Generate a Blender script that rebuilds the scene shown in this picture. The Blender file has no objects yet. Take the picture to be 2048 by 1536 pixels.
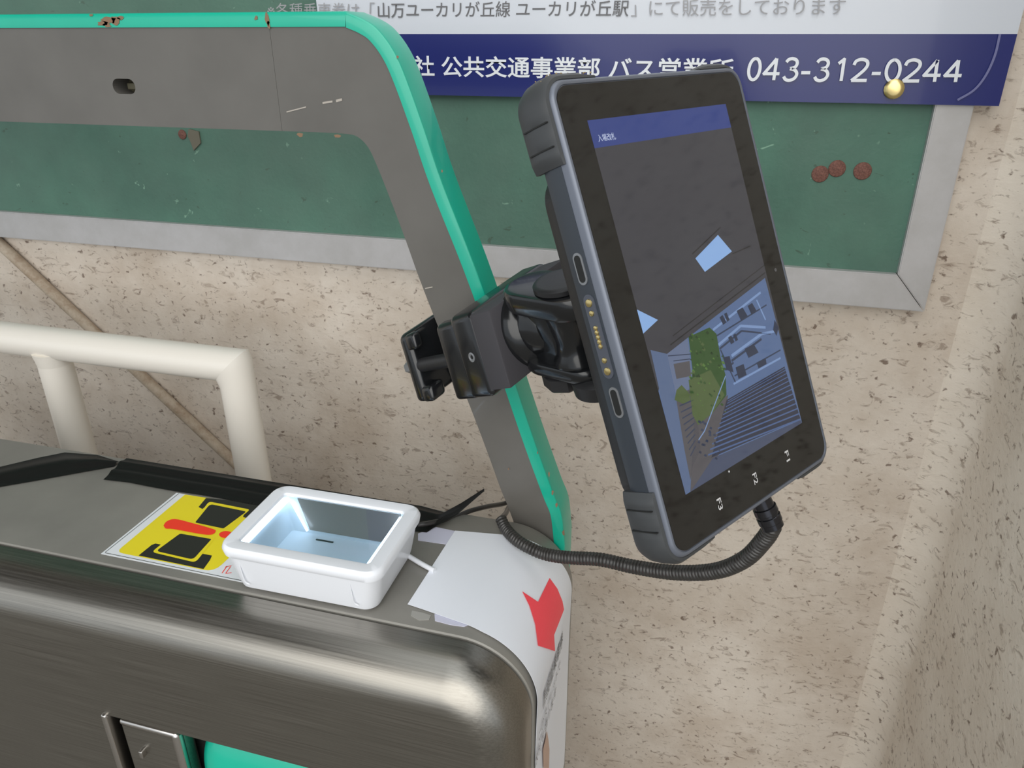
import bpy, bmesh, math, random
from mathutils import Vector, Matrix
from mathutils.geometry import tessellate_polygon
random.seed(7)
SC = bpy.context.scene
COL = SC.collection

# ------------------------------------------------------------------ camera, world, light, exposure
FPX, CX, CY = 1500.0, 1024.0, 768.0
TH, YA = math.radians(24.8), math.radians(15.5)
CAM = Vector((0, 0, 1.45))
FH = Vector((-math.sin(YA), math.cos(YA), 0)); RT = Vector((math.cos(YA), math.sin(YA), 0)); ZV = Vector((0, 0, 1))
FW = math.cos(TH) * FH - math.sin(TH) * ZV
UP = math.sin(TH) * FH + math.cos(TH) * ZV
cd = bpy.data.cameras.new('camera'); cam = bpy.data.objects.new('camera', cd); COL.objects.link(cam)
cd.sensor_width = 36; cd.lens = FPX / 2048 * 36; cd.clip_start = 0.01
M = Matrix((RT, UP, -FW)).transposed().to_4x4(); M.translation = CAM
cam.matrix_world = M
SC.camera = cam

w = bpy.data.worlds.new('sky'); SC.world = w; w.use_nodes = True
nt = w.node_tree; bg = nt.nodes['Background']
tc = nt.nodes.new('ShaderNodeTexCoord'); sx = nt.nodes.new('ShaderNodeSeparateXYZ'); cr = nt.nodes.new('ShaderNodeValToRGB')
nt.links.new(tc.outputs['Generated'], sx.inputs[0]); nt.links.new(sx.outputs['Z'], cr.inputs[0]); nt.links.new(cr.outputs[0], bg.inputs[0])
cr.color_ramp.elements[0].position = 0.0; cr.color_ramp.elements[0].color = (0.50, 0.54, 0.58, 1)
cr.color_ramp.elements[1].position = 0.7; cr.color_ramp.elements[1].color = (0.92, 0.97, 1.0, 1)
bg.inputs[1].default_value = 1.32
sd = bpy.data.lights.new('sun', 'SUN'); sd.energy = 1.55; sd.angle = math.radians(62); sd.color = (1.0, 0.96, 0.9)
sun = bpy.data.objects.new('sun', sd); COL.objects.link(sun)
sun.rotation_euler = Vector((-0.10, 0.84, -0.42)).to_track_quat('-Z', 'Y').to_euler()
SC.view_settings.view_transform = 'Standard'; SC.view_settings.look = 'None'
SC.view_settings.gamma = 1; SC.view_settings.use_curve_mapping = False
SC.view_settings.exposure = 0.1

# ------------------------------------------------------------------ measuring helpers (real distances from the viewpoint)
def ray(p): return FW * FPX + RT * (p[0] - CX) - UP * (p[1] - CY)
def at_z(p, z): d = ray(p); return CAM + d * ((z - CAM.z) / d.z)
def at_y(p, y): d = ray(p); return CAM + d * (y / d.y)
def at_x(p, x): d = ray(p); return CAM + d * (x / d.x)
# frame of the tablet and of its mount: W to its right, H up its face, N out of the glass
TW = Vector((0.5459, 0.8377, 0.0155)).normalized(); TH_ = Vector((-0.3416, 0.2056, 0.9171))
TH_ = (TH_ - TH_.dot(TW) * TW).normalized(); TN = TW.cross(TH_)
TO = Vector((-0.0011, 0.4802, 1.2983))
def tl(p, c=0.0):
    d = ray(p); t = ((TO - CAM).dot(TN) + c) / d.dot(TN); X = CAM + d * t - TO
    return (X.dot(TW), X.dot(TH_))
TMAT = Matrix((TW, TH_, TN)).transposed().to_4x4(); TMAT.translation = TO

# ------------------------------------------------------------------ materials
def s2l(c):
    return tuple(((v / 255) / 12.92 if v / 255 <= 0.04045 else ((v / 255 + 0.055) / 1.055) ** 2.4) for v in c) + (1.0,)
def mat(name, rgb, rough=0.5, metal=0.0, emit=None, es=0.0, coat=0.0, spec=None):
    m = bpy.data.materials.new(name); m.use_nodes = True
    b = m.node_tree.nodes['Principled BSDF']
    b.inputs['Base Color'].default_value = s2l(rgb); b.inputs['Roughness'].default_value = rough; b.inputs['Metallic'].default_value = metal
    if emit: b.inputs['Emission Color'].default_value = s2l(emit); b.inputs['Emission Strength'].default_value = es
    if coat: b.inputs['Coat Weight'].default_value = coat; b.inputs['Coat Roughness'].default_value = 0.05
    if spec is not None: b.inputs['Specular IOR Level'].default_value = spec
    return m
class NT:
    def __init__(s, m): s.t = m.node_tree; s.b = s.t.nodes['Principled BSDF']; s.tc = s.t.nodes.new('ShaderNodeTexCoord')
    def n(s, k, **kw):
        x = s.t.nodes.new(k)
        for a, v in kw.items(): setattr(x, a, v)
        return x
    def l(s, a, b): s.t.links.new(a, b)
    def mapping(s, scale, rot=(0, 0, 0), loc=(0, 0, 0)):
        m = s.n('ShaderNodeMapping'); m.inputs['Scale'].default_value = scale; m.inputs['Rotation'].default_value = rot; m.inputs['Location'].default_value = loc
        s.l(s.tc.outputs['Object'], m.inputs[0]); return m.outputs[0]
    def noise(s, vec, scale, detail=4, rough=0.55, dist=0.0):
        x = s.n('ShaderNodeTexNoise'); s.l(vec, x.inputs['Vector']); x.inputs['Scale'].default_value = scale
        x.inputs['Detail'].default_value = detail; x.inputs['Roughness'].default_value = rough; x.inputs['Distortion'].default_value = dist
        return x.outputs[0]
    def ramp(s, fac, stops):
        r = s.n('ShaderNodeValToRGB'); s.l(fac, r.inputs[0]); e = r.color_ramp.elements
        while len(e) < len(stops): e.new(0.5)
        for i, (p, c) in enumerate(stops): e[i].position = p; e[i].color = c if len(c) == 4 else s2l(c)
        return r.outputs[0]
    def mix(s, fac, a, b, mode='MIX'):
        x = s.n('ShaderNodeMix', data_type='RGBA', blend_type=mode)
        (s.l(fac, x.inputs[0]) if hasattr(fac, 'links') else setattr(x.inputs[0], 'default_value', fac))
        for v, i in ((a, 6), (b, 7)):
            (s.l(v, x.inputs[i]) if hasattr(v, 'links') else setattr(x.inputs[i], 'default_value', v))
        return x.outputs[2]
    def bump(s, h, strength, dist):
        x = s.n('ShaderNodeBump'); x.inputs['Strength'].default_value = strength; x.inputs['Distance'].default_value = dist
        s.l(h, x.inputs['Height']); s.l(x.outputs[0], s.b.inputs['Normal']); return x
W1 = (1, 1, 1, 1); K0 = (0, 0, 0, 1)

def mat_plaster(name, base, hi, stain=0.42):
    m = mat(name, base, 0.85); t = NT(m)
    st = (1, 1, 1) 
    big = t.noise(t.mapping(st), 3.0, 5, 0.6)
    col = t.ramp(big, [(0.35, base), (0.65, hi)])
    # brown stains that gather in clouds
    cl = t.ramp(t.noise(t.mapping((1, 1, 1), loc=(3, 1, 2)), 6, 5, 0.65), [(0.40, K0), (0.66, W1)])
    # scratchy horizontal pits
    sc = (0.8, 0.8, 1.5) 
    p1 = t.ramp(t.noise(t.mapping(sc), 60, 5, 0.6, 0.9), [(0.585, K0), (0.68, W1)])
    p2 = t.ramp(t.noise(t.mapping((1, 1, 1.2), loc=(5, 5, 5)), 88, 3, 0.6, 0.5), [(0.61, K0), (0.70, W1)])
    p3 = t.ramp(t.noise(t.mapping((0.7, 0.7, 1.7), loc=(9, 2, 1)), 30, 6, 0.7, 1.6), [(0.60, K0), (0.70, W1)])
    a = t.n('ShaderNodeMath', operation='MULTIPLY'); t.l(p1, a.inputs[0]); a.inputs[1].default_value = 0.5
    col2 = t.mix(cl, col, s2l((190, 172, 152)), 'MULTIPLY'); 
    col2 = t.mix(stain, col, col2)
    col3 = t.mix(a.outputs[0], col2, s2l((112, 86, 66)))
    b2 = t.n('ShaderNodeMath', operation='MULTIPLY'); t.l(p2, b2.inputs[0]); b2.inputs[1].default_value = 0.75
    col4 = t.mix(b2.outputs[0], col3, s2l((92, 66, 48)))
    c2 = t.n('ShaderNodeMath', operation='MULTIPLY'); t.l(p3, c2.inputs[0]); c2.inputs[1].default_value = 0.6
    col5 = t.mix(c2.outputs[0], col4, s2l((108, 80, 58)))
    t.l(col5, t.b.inputs['Base Color'])
    hsum = t.mix(1.0, p1, p3, 'ADD'); fine = t.noise(t.mapping((1, 1, 1.4)), 90, 4, 0.6)
    h = t.mix(0.5, fine, hsum, 'SUBTRACT')
    t.bump(h, 0.4, 0.003)
    return m
M_WALL = mat_plaster('aged_plaster', (216, 205, 192), (231, 221, 209))
M_SIDE = mat_plaster('aged_plaster_side', (224, 213, 199), (237, 228, 215), 0.25)
M_FLOOR = mat('concrete_floor', (140, 135, 128), 0.8)
t = NT(M_FLOOR); t.l(t.ramp(t.noise(t.mapping((1, 1, 1)), 12, 6), [(0.3, (112, 108, 102)), (0.7, (130, 126, 119))]), t.b.inputs['Base Color'])

M_VINYL = mat('green_board_vinyl', (80, 128, 108), 0.55); t = NT(M_VINYL)
c = t.ramp(t.noise(t.mapping((1, 1, 1)), 7, 6, 0.65), [(0.32, (70, 106, 92)), (0.68, (84, 128, 110))])
d = t.ramp(t.noise(t.mapping((0.8, 1, 1.2)), 75, 3, 0.6, 0.6), [(0.67, K0), (0.72, W1)])
e = t.ramp(t.noise(t.mapping((1, 1, 1), loc=(4, 4, 4)), 48, 3, 0.6, 0.5), [(0.70, K0), (0.74, W1)])
c = t.mix(d, c, s2l((62, 86, 70))); c = t.mix(e, c, s2l((132, 172, 150)))
dust = t.ramp(t.noise(t.mapping((1, 1, 1), loc=(1, 7, 3)), 2.6, 4, 0.6), [(0.40, K0), (0.65, W1)])
c = t.mix(t.mix(0.55, K0, dust), c, s2l((96, 120, 108)))
t.l(c, t.b.inputs['Base Color']); t.bump(t.noise(t.mapping((1, 1, 1)), 160, 3), 0.25, 0.002)

M_ALU = mat('aluminium_frame', (205, 202, 200), 0.42, 0.25); t = NT(M_ALU)
t.l(t.ramp(t.noise(t.mapping((0.5, 1, 0.5)), 26, 5, 0.7), [(0.35, (184, 182, 181)), (0.7, (198, 196, 197))]), t.b.inputs['Base Color'])
M_POSTW = mat('poster_white', (212, 217, 226), 0.25, coat=0.3)
M_POSTB = mat('poster_navy', (27, 37, 108), 0.25, coat=0.15)
M_INKW = mat('ink_white', (232, 236, 242), 0.3)
M_INKG = mat('ink_grey', (105, 105, 108), 0.4)
M_INKL = mat('ink_light_grey', (160, 160, 164), 0.4)
M_LAMI = mat('laminate_edge', (120, 122, 165), 0.15)
M_GOLD = mat('brass', (226, 204, 142), 0.28, 1.0)
M_RUST = mat('rust', (130, 74, 58), 0.75); t = NT(M_RUST)
t.l(t.ramp(t.noise(t.mapping((1, 1, 1)), 500, 4), [(0.35, (94, 62, 54)), (0.65, (132, 90, 78))]), t.b.inputs['Base Color'])
M_FLAKE = mat('brown_rust', (136, 108, 84), 0.75)
M_GREEN = mat('green_paint', (10, 184, 152), 0.32, coat=0.3); t = NT(M_GREEN)
r = t.ramp(t.noise(t.mapping((1, 1, 1)), 62, 5, 0.6), [(0.715, K0), (0.73, W1)])
c = t.ramp(t.noise(t.mapping((1, 1, 1)), 9, 4), [(0.3, (8, 170, 142)), (0.7, (12, 180, 150))])
t.l(t.mix(r, c, s2l((122, 104, 84))), t.b.inputs['Base Color'])
M_GPANEL = mat('grey_panel_paint', (122, 119, 113), 0.45, coat=0.15); t = NT(M_GPANEL)
t.l(t.ramp(t.noise(t.mapping((1, 1, 1)), 14, 5), [(0.3, (94, 91, 86)), (0.7, (103, 100, 95))]), t.b.inputs['Base Color'])
M_COVER = mat('gate_cover_paint', (118, 114, 107), 0.42, 0.1); t = NT(M_COVER)
t.l(t.ramp(t.noise(t.mapping((1, 1, 1)), 10, 6), [(0.3, (128, 125, 119)), (0.7, (144, 141, 134))]), t.b.inputs['Base Color'])
M_STEEL = mat('brushed_stainless', (160, 155, 147), 0.34, 1.0); t = NT(M_STEEL)
br = t.noise(t.mapping((4, 300, 400)), 2.0, 4, 0.7)
t.l(t.ramp(br, [(0.3, (140, 136, 129)), (0.7, (164, 160, 152))]), t.b.inputs['Base Color'])
t.l(t.ramp(br, [(0.3, (0.28, 0.28, 0.28, 1)), (0.7, (0.38, 0.38, 0.38, 1))]), t.b.inputs['Roughness'])
t.bump(br, 0.06, 0.001)
M_BRIGHT = mat('polished_steel', (200, 195, 190), 0.22, 1.0)
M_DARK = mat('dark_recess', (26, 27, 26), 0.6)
M_RAIL = mat('cream_rail_paint', (236, 230, 220), 0.38, coat=0.3)
M_COND = mat('painted_conduit', (180, 166, 148), 0.7); t = NT(M_COND)
t.l(t.ramp(t.noise(t.mapping((1, 1, 1)), 40, 5, 0.7), [(0.4, (190, 176, 158)), (0.75, (146, 122, 98))]), t.b.inputs['Base Color'])
M_BLACK = mat('black_plastic', (24, 25, 27), 0.2, coat=0.2)
M_BLACKM = mat('black_matt_plastic', (34, 34, 36), 0.45)
M_RUBBER = mat('grey_rubber', (62, 60, 64), 0.7)
M_CASE = mat('slate_case', (54, 60, 68), 0.42)
M_BUMP = mat('bumper_rubber', (62, 64, 66), 0.5)
M_RIM = mat('slate_metal_rim', (112, 117, 128), 0.38, 0.4)
M_PORT = mat('port_ring', (150, 152, 155), 0.35, 0.6)
M_GLASSK = mat('black_glass', (10, 10, 9), 0.06, spec=1.0)
M_TAPE = mat('black_tape', (38, 38, 37), 0.38)
M_CABLE = mat('black_cable', (52, 50, 48), 0.3)
M_CHROME = mat('black_chrome', (70, 70, 74), 0.15, 0.9)
M_WHITEP = mat('white_abs', (236, 238, 243), 0.28)
M_WHITEI = mat('white_inner', (226, 234, 240), 0.4)
M_REFLECT = mat('grey_painted_reflection', (146, 137, 128), 0.2)
M_LEDREFL = mat('led_and_reflection', (255, 255, 255), 0.4, emit=(212, 233, 255), es=5)
M_PAPER = mat('white_paper', (236, 239, 246), 0.5)
M_PAPER2 = mat('lilac_paper', (205, 205, 222), 0.5)
M_STKW = mat('sticker_white', (228, 231, 234), 0.35)
M_STKY = mat('sticker_yellow', (238, 220, 40), 0.35)
M_STKK = mat('sticker_black', (44, 42, 38), 0.35)
M_STKR = mat('sticker_red', (250, 62, 40), 0.35)
M_ARROW = mat('arrow_red', (255, 78, 90), 0.45)
M_INKK = mat('ink_black', (118, 118, 122), 0.5)
M_SKIN = mat('print_skin', (200, 168, 150), 0.5)
M_GLASS = mat('scanner_glass', (235, 245, 250), 0.02)
M_GLASS.node_tree.nodes['Principled BSDF'].inputs['Transmission Weight'].default_value = 1.0
M_GLASS.node_tree.nodes['Principled BSDF'].inputs['IOR'].default_value = 1.5
M_GUNK = mat('yellowed_dust', (150, 132, 92), 0.8)

# ------------------------------------------------------------------ building helpers
def link(name, bm_or_me, m, parent=None, smooth=None, mats=None):
    if isinstance(bm_or_me, bmesh.types.BMesh):
        me = bpy.data.meshes.new(name)
        bmesh.ops.recalc_face_normals(bm_or_me, faces=bm_or_me.faces)
        bm_or_me.to_mesh(me); bm_or_me.free()
    else: me = bm_or_me
    for x in (mats or [m]): me.materials.append(x)
    o = bpy.data.objects.new(name, me); COL.objects.link(o)
    if parent: o.parent = parent
    if smooth is not None:
        me.polygons.foreach_set('use_smooth', [True] * len(me.polygons))
        me.set_sharp_from_angle(angle=math.radians(smooth))
    return o
def thing(name, label, cat, matrix=None, group=None):
    o = bpy.data.objects.new(name, None); COL.objects.link(o); o.empty_display_size = 0.02
    if matrix is not None: o.matrix_world = matrix
    return tag(o, label, cat, group)
def tag(o, label, cat, group=None):
    o['label'] = label; o['category'] = cat
    if group: o['group'] = group
    return o
def rbox(bm, lo, hi, bev=0.0, seg=3, mt=None):
    r = bmesh.ops.create_cube(bm, size=1)
    vs = r['verts']
    for v in vs:
        for i in range(3): v.co[i] = lo[i] if v.co[i] < 0 else hi[i]
    if mt: bmesh.ops.transform(bm, matrix=mt, verts=vs)
    if bev:
        es = list({e for v in vs for e in v.link_edges})
        bmesh.ops.bevel(bm, geom=es, offset=bev, segments=seg, affect='EDGES', profile=0.5)
def box(name, lo, hi, m, parent=None, bev=0.0, seg=3, mt=None):
    bm = bmesh.new(); rbox(bm, lo, hi, bev, seg, mt); return link(name, bm, m, parent, 40 if bev else None)
def cyl(bm, p0, p1, r0, r1=None, n=24, cap=True):
    p0, p1 = Vector(p0), Vector(p1); r1 = r0 if r1 is None else r1
    d = (p1 - p0); L = d.length; q = d.to_track_quat('Z', 'Y').to_matrix().to_4x4(); q.translation = (p0 + p1) / 2
    return bmesh.ops.create_cone(bm, cap_ends=cap, segments=n, radius1=r0, radius2=r1, depth=L, matrix=q)['verts']
def lathe(bm, p0, axis, prof, n=32):
    """prof: list of (distance along axis, radius)"""
    axis = Vector(axis).normalized(); u = axis.orthogonal().normalized(); v = axis.cross(u); rings = []
    for (h, r) in prof:
        rings.append([bm.verts.new(Vector(p0) + axis * h + (u * math.cos(2 * math.pi * k / n) + v * math.sin(2 * math.pi * k / n)) * max(r, 1e-5)) for k in range(n)])
    for a, b in zip(rings, rings[1:]):
        for k in range(n): bm.faces.new((a[k], a[(k + 1) % n], b[(k + 1) % n], b[k]))
    bm.faces.new(rings[0][::-1]); bm.faces.new(rings[-1])
def catmull(pts, k=8):
    P = [Vector(p) for p in pts]; P = [2 * P[0] - P[1]] + P + [2 * P[-1] - P[-2]]; out = []
    for i in range(1, len(P) - 2):
        for j in range(k):
            s = j / k; a, b, c_, d_ = P[i - 1], P[i], P[i + 1], P[i + 2]
            out.append(0.5 * ((2 * b) + (c_ - a) * s + (2 * a - 5 * b + 4 * c_ - d_) * s * s + (3 * b - a - 3 * c_ + d_) * s ** 3))
    out.append(P[-2]); return out
def tube(bm, pts, rad, n=12):
    """rad: number or function of index; pts already dense"""
    f = rad if callable(rad) else (lambda i: rad); prev = None; rings = []
    nrm = (pts[1] - pts[0]).orthogonal().normalized()
    for i, p in enumerate(pts):
        tg = (pts[min(i + 1, len(pts) - 1)] - pts[max(i - 1, 0)]).normalized()
        nrm = (nrm - nrm.dot(tg) * tg).normalized(); bn = tg.cross(nrm)
        rings.append([bm.verts.new(p + (nrm * math.cos(2 * math.pi * k / n) + bn * math.sin(2 * math.pi * k / n)) * f(i)) for k in range(n)])
    for a, b in zip(rings, rings[1:]):
        for k in range(n): bm.faces.new((a[k], a[(k + 1) % n], b[(k + 1) % n], b[k]))
    bm.faces.new(rings[0][::-1]); bm.faces.new(rings[-1])
def prism(bm, loops, f0, f1):
    """loops: outline then holes, 2D; f0/f1 map (u,v)->Vector for both ends"""
    L3 = [[Vector((p[0], p[1], 0)) for p in lp] for lp in loops]
    flat = [p for lp in loops for p in lp]; tris = tessellate_polygon(L3)
    A = [bm.verts.new(f0(*p)) for p in flat]
    for tr in tris:
        try: bm.faces.new([A[i] for i in tr])
        except ValueError: pass
    if f1 is None: return
    B = [bm.verts.new(f1(*p)) for p in flat]
    for tr in tris:
        try: bm.faces.new([B[i] for i in tr][::-1])
        except ValueError: pass
    o = 0
    for lp in loops:
        for i in range(len(lp)):
            j = (i + 1) % len(lp); bm.faces.new((A[o + i], A[o + j], B[o + j], B[o + i]))
        o += len(lp)
def rr(ha, hb, r, n=6, ca=0.0, cb=0.0):
    out = []
    for (sx_, sy_, a0) in ((1, 1, 0), (-1, 1, 90), (-1, -1, 180), (1, -1, 270)):
        for k in range(n + 1):
            a = math.radians(a0 + 90 * k / n); out.append((ca + sx_ * (ha - r) + r * math.cos(a), cb + sy_ * (hb - r) + r * math.sin(a)))
    return out
def loft(bm, rings, cap0=True, cap1=True):
    R = [[bm.verts.new(p) for p in rg] for rg in rings]; n = len(R[0])
    for a, b in zip(R, R[1:]):
        for k in range(n): bm.faces.new((a[k], a[(k + 1) % n], b[(k + 1) % n], b[k]))
    if cap0: bm.faces.new(R[0][::-1])
    if cap1: bm.faces.new(R[-1])
def rrloft(bm, levels, n=6, **kw):
    loft(bm, [[Vector((p[0], p[1], c_)) for p in rr(ha, hb, r, n, *(rest[0] if rest else (0, 0)))] for (c_, ha, hb, r, *rest) in levels], **kw)
def text_mesh(body, bold=0.0, shear=0.0, space=1.0):
    cu = bpy.data.curves.new('t', 'FONT'); cu.body = body; cu.offset = bold; cu.shear = shear; cu.space_character = space; cu.resolution_u = 3
    ob = bpy.data.objects.new('t', cu); COL.objects.link(ob); bpy.context.view_layer.update()
    me = bpy.data.meshes.new_from_object(ob.evaluated_get(bpy.context.evaluated_depsgraph_get()))
    bpy.data.objects.remove(ob); return me
def place_text(name, body, P0, PU, PV, m, parent, bold=0.0, shear=0.0, space=1.0):
    """fit the text's bounding box to the parallelogram P0, P0+PU, P0+PV"""
    me = text_mesh(body, bold, shear, space)
    xs = [v.co.x for v in me.vertices]; ys = [v.co.y for v in me.vertices]
    x0, x1, y0, y1 = min(xs), max(xs), min(ys), max(ys)
    for v in me.vertices: v.co = Vector(P0) + Vector(PU) * ((v.co.x - x0) / (x1 - x0)) + Vector(PV) * ((v.co.y - y0) / (y1 - y0))
    return link(name, me, m, parent)
def flat(bm, pts, mi=0):
    tr = tessellate_polygon([[Vector(p) for p in pts]]); V = [bm.verts.new(p) for p in pts]
    for t3 in tr:
        try: f = bm.faces.new([V[i] for i in t3]); f.material_index = mi
        except ValueError: pass

# ------------------------------------------------------------------ setting
WY, WX = 1.0, 0.347
def struct(o): o['kind'] = 'structure'; return o
struct(box('wall_back', (-3.2, WY, 0), (WX + 0.12, WY + 0.12, 2.7), M_WALL))
bm = bmesh.new(); RC = 0.05   # the plaster runs round the inner corner in a soft cove
cove = [(WX - RC * (1 - math.cos(math.radians(a))), WY - RC + RC * math.sin(math.radians(a)) + 0.0004) for a in range(0, 91, 10)]
prism(bm, [[(WX, 0.15)] + cove + [(WX + 0.12, WY + 0.0004), (WX + 0.12, 0.15)]], lambda u, v: Vector((u, v, 0)), lambda u, v: Vector((u, v, 2.7)))
struct(link('wall_right', bm, M_SIDE, None, 40))
struct(box('floor', (-4, -4, -0.1), (3, WY, 0), M_FLOOR))

struct(box('ceiling', (-4, -1.6, 2.7), (-0.8, WY + 0.12, 2.8), mat('shading_canopy', (116, 112, 106), 0.8)))  # out-of-view canopy slab, added over the left side to darken it

# ------------------------------------------------------------------ notice board
FY = WY - 0.022
nb = thing('notice_board', 'green vinyl notice board in an aluminium frame on the plaster wall', 'notice board')
bx1 = at_y((1948, 215), FY).x; bxi = at_y((1870, 215), FY).x
zb = at_y((1860, 625), FY).z; zi = at_y((1795, 550), FY).z
fw = bx1 - bxi; fwz = zi - zb; bx0, bz1 = -1.75, 2.0
box('board_surface', (bx0 + fw, FY + 0.010, zb + fwz), (bx1 - fw, WY, bz1 - fwz), M_VINYL, nb)
g = 0.0006
for lp in ([(bx0, zb), (bx1 - g, zb), (bx1 - fw - g, zb + fwz), (bx0 + fw, zb + fwz)], [(bx1, zb + g), (bx1, bz1), (bx1 - fw, bz1 - fwz), (bx1 - fw, zb + fwz + g)],
           [(bx0, bz1), (bx1, bz1), (bx1 - fw, bz1 - fwz), (bx0 + fw, bz1 - fwz)], [(bx0, zb), (bx0, bz1), (bx0 + fw, bz1 - fwz), (bx0 + fw, zb + fwz)]):
    bm = bmesh.new(); prism(bm, [lp], lambda u, v: Vector((u, FY, v)), lambda u, v: Vector((u, WY, v)))
    bmesh.ops.recalc_face_normals(bm, faces=bm.faces)
    bmesh.ops.bevel(bm, geom=[e for e in bm.edges if e.is_boundary is False and all(abs(v.co.y - FY) < 1e-6 for v in e.verts) and len(e.link_faces) == 2 and e.calc_face_angle(0) > 0.5], offset=0.0012, segments=2, affect='EDGES')
    link('frame_rail', bm, M_ALU, nb)
# scraps left on the board
def tack(p, y, r, m, label, group=None, name='thumbtack', tilt=0.0):
    c0 = at_y(p, y); bm = bmesh.new()
    lathe(bm, (0, 0, 0), (tilt, -1, 0.05), [(0, r * 0.9), (0.0006, r), (0.0014, r * 0.93), (0.0022, r * 0.6), (0.0025, 0.0)], 20)
    o = link(name, bm, m, None, 35); o.location = c0; return tag(o, label, 'thumbtack', group)
tack((1640, 348), FY + 0.0098, 0.0098, M_RUST, 'rusty thumbtack, leftmost of three on the green board')
tack((1674, 337), FY + 0.0098, 0.0098, M_RUST, 'rusty thumbtack, middle and highest of three on the green board')
tack((1725, 342), FY + 0.0098, 0.0102, M_RUST, 'rusty thumbtack, rightmost of three on the green board')
bm = bmesh.new()
pp = [at_y(q, FY + 0.0085) for q in ((378, 258), (398, 263), (402, 286), (388, 301), (382, 284), (376, 272))]
prism(bm, [[(p.x, p.z) for p in pp]], lambda u, v: Vector((u, FY + 0.0075 - 0.02 * abs(u - pp[0].x), v)), lambda u, v: Vector((u, FY + 0.0095, v)))
tag(link('paper_scrap', bm, mat('grey_scrap', (112, 108, 94), 0.8)), 'torn grey scrap hanging just under the gate hoop on the green board', 'scrap')
tack((365, 269), FY + 0.0098, 0.007, M_RUST, 'rusty pin half hidden by the lower edge of the gate hoop', name='rusty_pin')

# poster
PY = FY - 0.004
po = thing('poster', 'laminated white poster with a navy band and a bus office phone number', 'poster')
def wp(p, off=0.0): return at_y(p, PY - off)
pxl, pxr = wp((632, 5)).x, wp((2016, 140)).x
zbl, zbr = wp((860, 190)).z, wp((1998, 212)).z
k = (zbr - zbl) / (wp((1998, 212)).x - wp((860, 190)).x)
zb0 = zbl + k * (pxl - wp((860, 190)).x); zb1 = zbl + k * (pxr - wp((860, 190)).x)
zs0 = wp((860, 68)).z; zs1 = wp((2035, 68)).z; k2 = (zs1 - zs0) / (wp((2035, 68)).x - wp((860, 68)).x)
def wave(x): return 0.0015 * math.sin(x * 9 + 1) 
def sheet_strip(bm, x0, x1, zlo, zhi, n, y, th=0.0006):
    lo = [(x0 + (x1 - x0) * i / n) for i in range(n + 1)]
    for yy, fl in ((y, 1), (y + th, -1)):
        A = [bm.verts.new((x, yy + wave(x), zlo(x))) for x in lo]; B = [bm.verts.new((x, yy + wave(x), zhi(x))) for x in lo]
        for i in range(n): bm.faces.new((A[i], A[i + 1], B[i + 1], B[i]))
bm = bmesh.new(); sheet_strip(bm, pxl, pxr, lambda x: zb0 + k * (x - pxl), lambda x: zs0 + k2 * (x - wp((860, 68)).x), 40, PY)
link('navy_band', bm, M_POSTB, po, 60)
bm = bmesh.new(); sheet_strip(bm, pxl, pxr, lambda x: zs0 + k2 * (x - wp((860, 68)).x), lambda x: 1.92, 40, PY)
link('white_sheet', bm, M_POSTW, po, 60)
TYO = 0.0021
def ptxt(name, body, pa, pb, ph, m, **kw):
    """pa bottom-left, pb bottom-right, ph top-left in the photograph"""
    a, b, h = (at_y(q, PY - TYO) for q in (pa, pb, ph)); place_text(name, body, a, b - a, h - a, m, po, **kw)
ptxt('lettering', '社 公共交通事業部 バス営業所', (828, 153), (1463, 163), (826, 111), M_INKW, bold=0.016)
# phone number drawn with strokes, each digit in its measured box
EL = [(.3 + .29 * math.sin(2 * math.pi * k_ / 28), .5 + .49 * math.cos(2 * math.pi * k_ / 28)) for k_ in range(29)]
cm = lambda P: [(v.x, v.y) for v in catmull([Vector((x, y, 0)) for x, y in P], 5)]
GL = {'0': [EL], '4': [[(.44, .99), (.0, .30), (.64, .30)], [(.44, 1.0), (.44, 0)]], '1': [[(.0, .80), (.30, .99), (.30, 0)]], '-': [[(.0, .36), (.6, .36)]],
      '3': [cm([(.03, .84), (.13, .96), (.3, 1), (.48, .93), (.54, .77), (.46, .61), (.24, .54)]), cm([(.24, .54), (.48, .47), (.59, .29), (.5, .09), (.28, 0), (.1, .05), (.0, .18)])],
      '2': [cm([(.02, .74), (.09, .92), (.29, 1), (.49, .93), (.55, .76), (.47, .55), (.25, .28), (.0, .02)]), [(.0, .03), (.6, .03)]]}
bm = bmesh.new()
def ppt(x, y): return at_y((x, y), PY - TYO)
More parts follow.
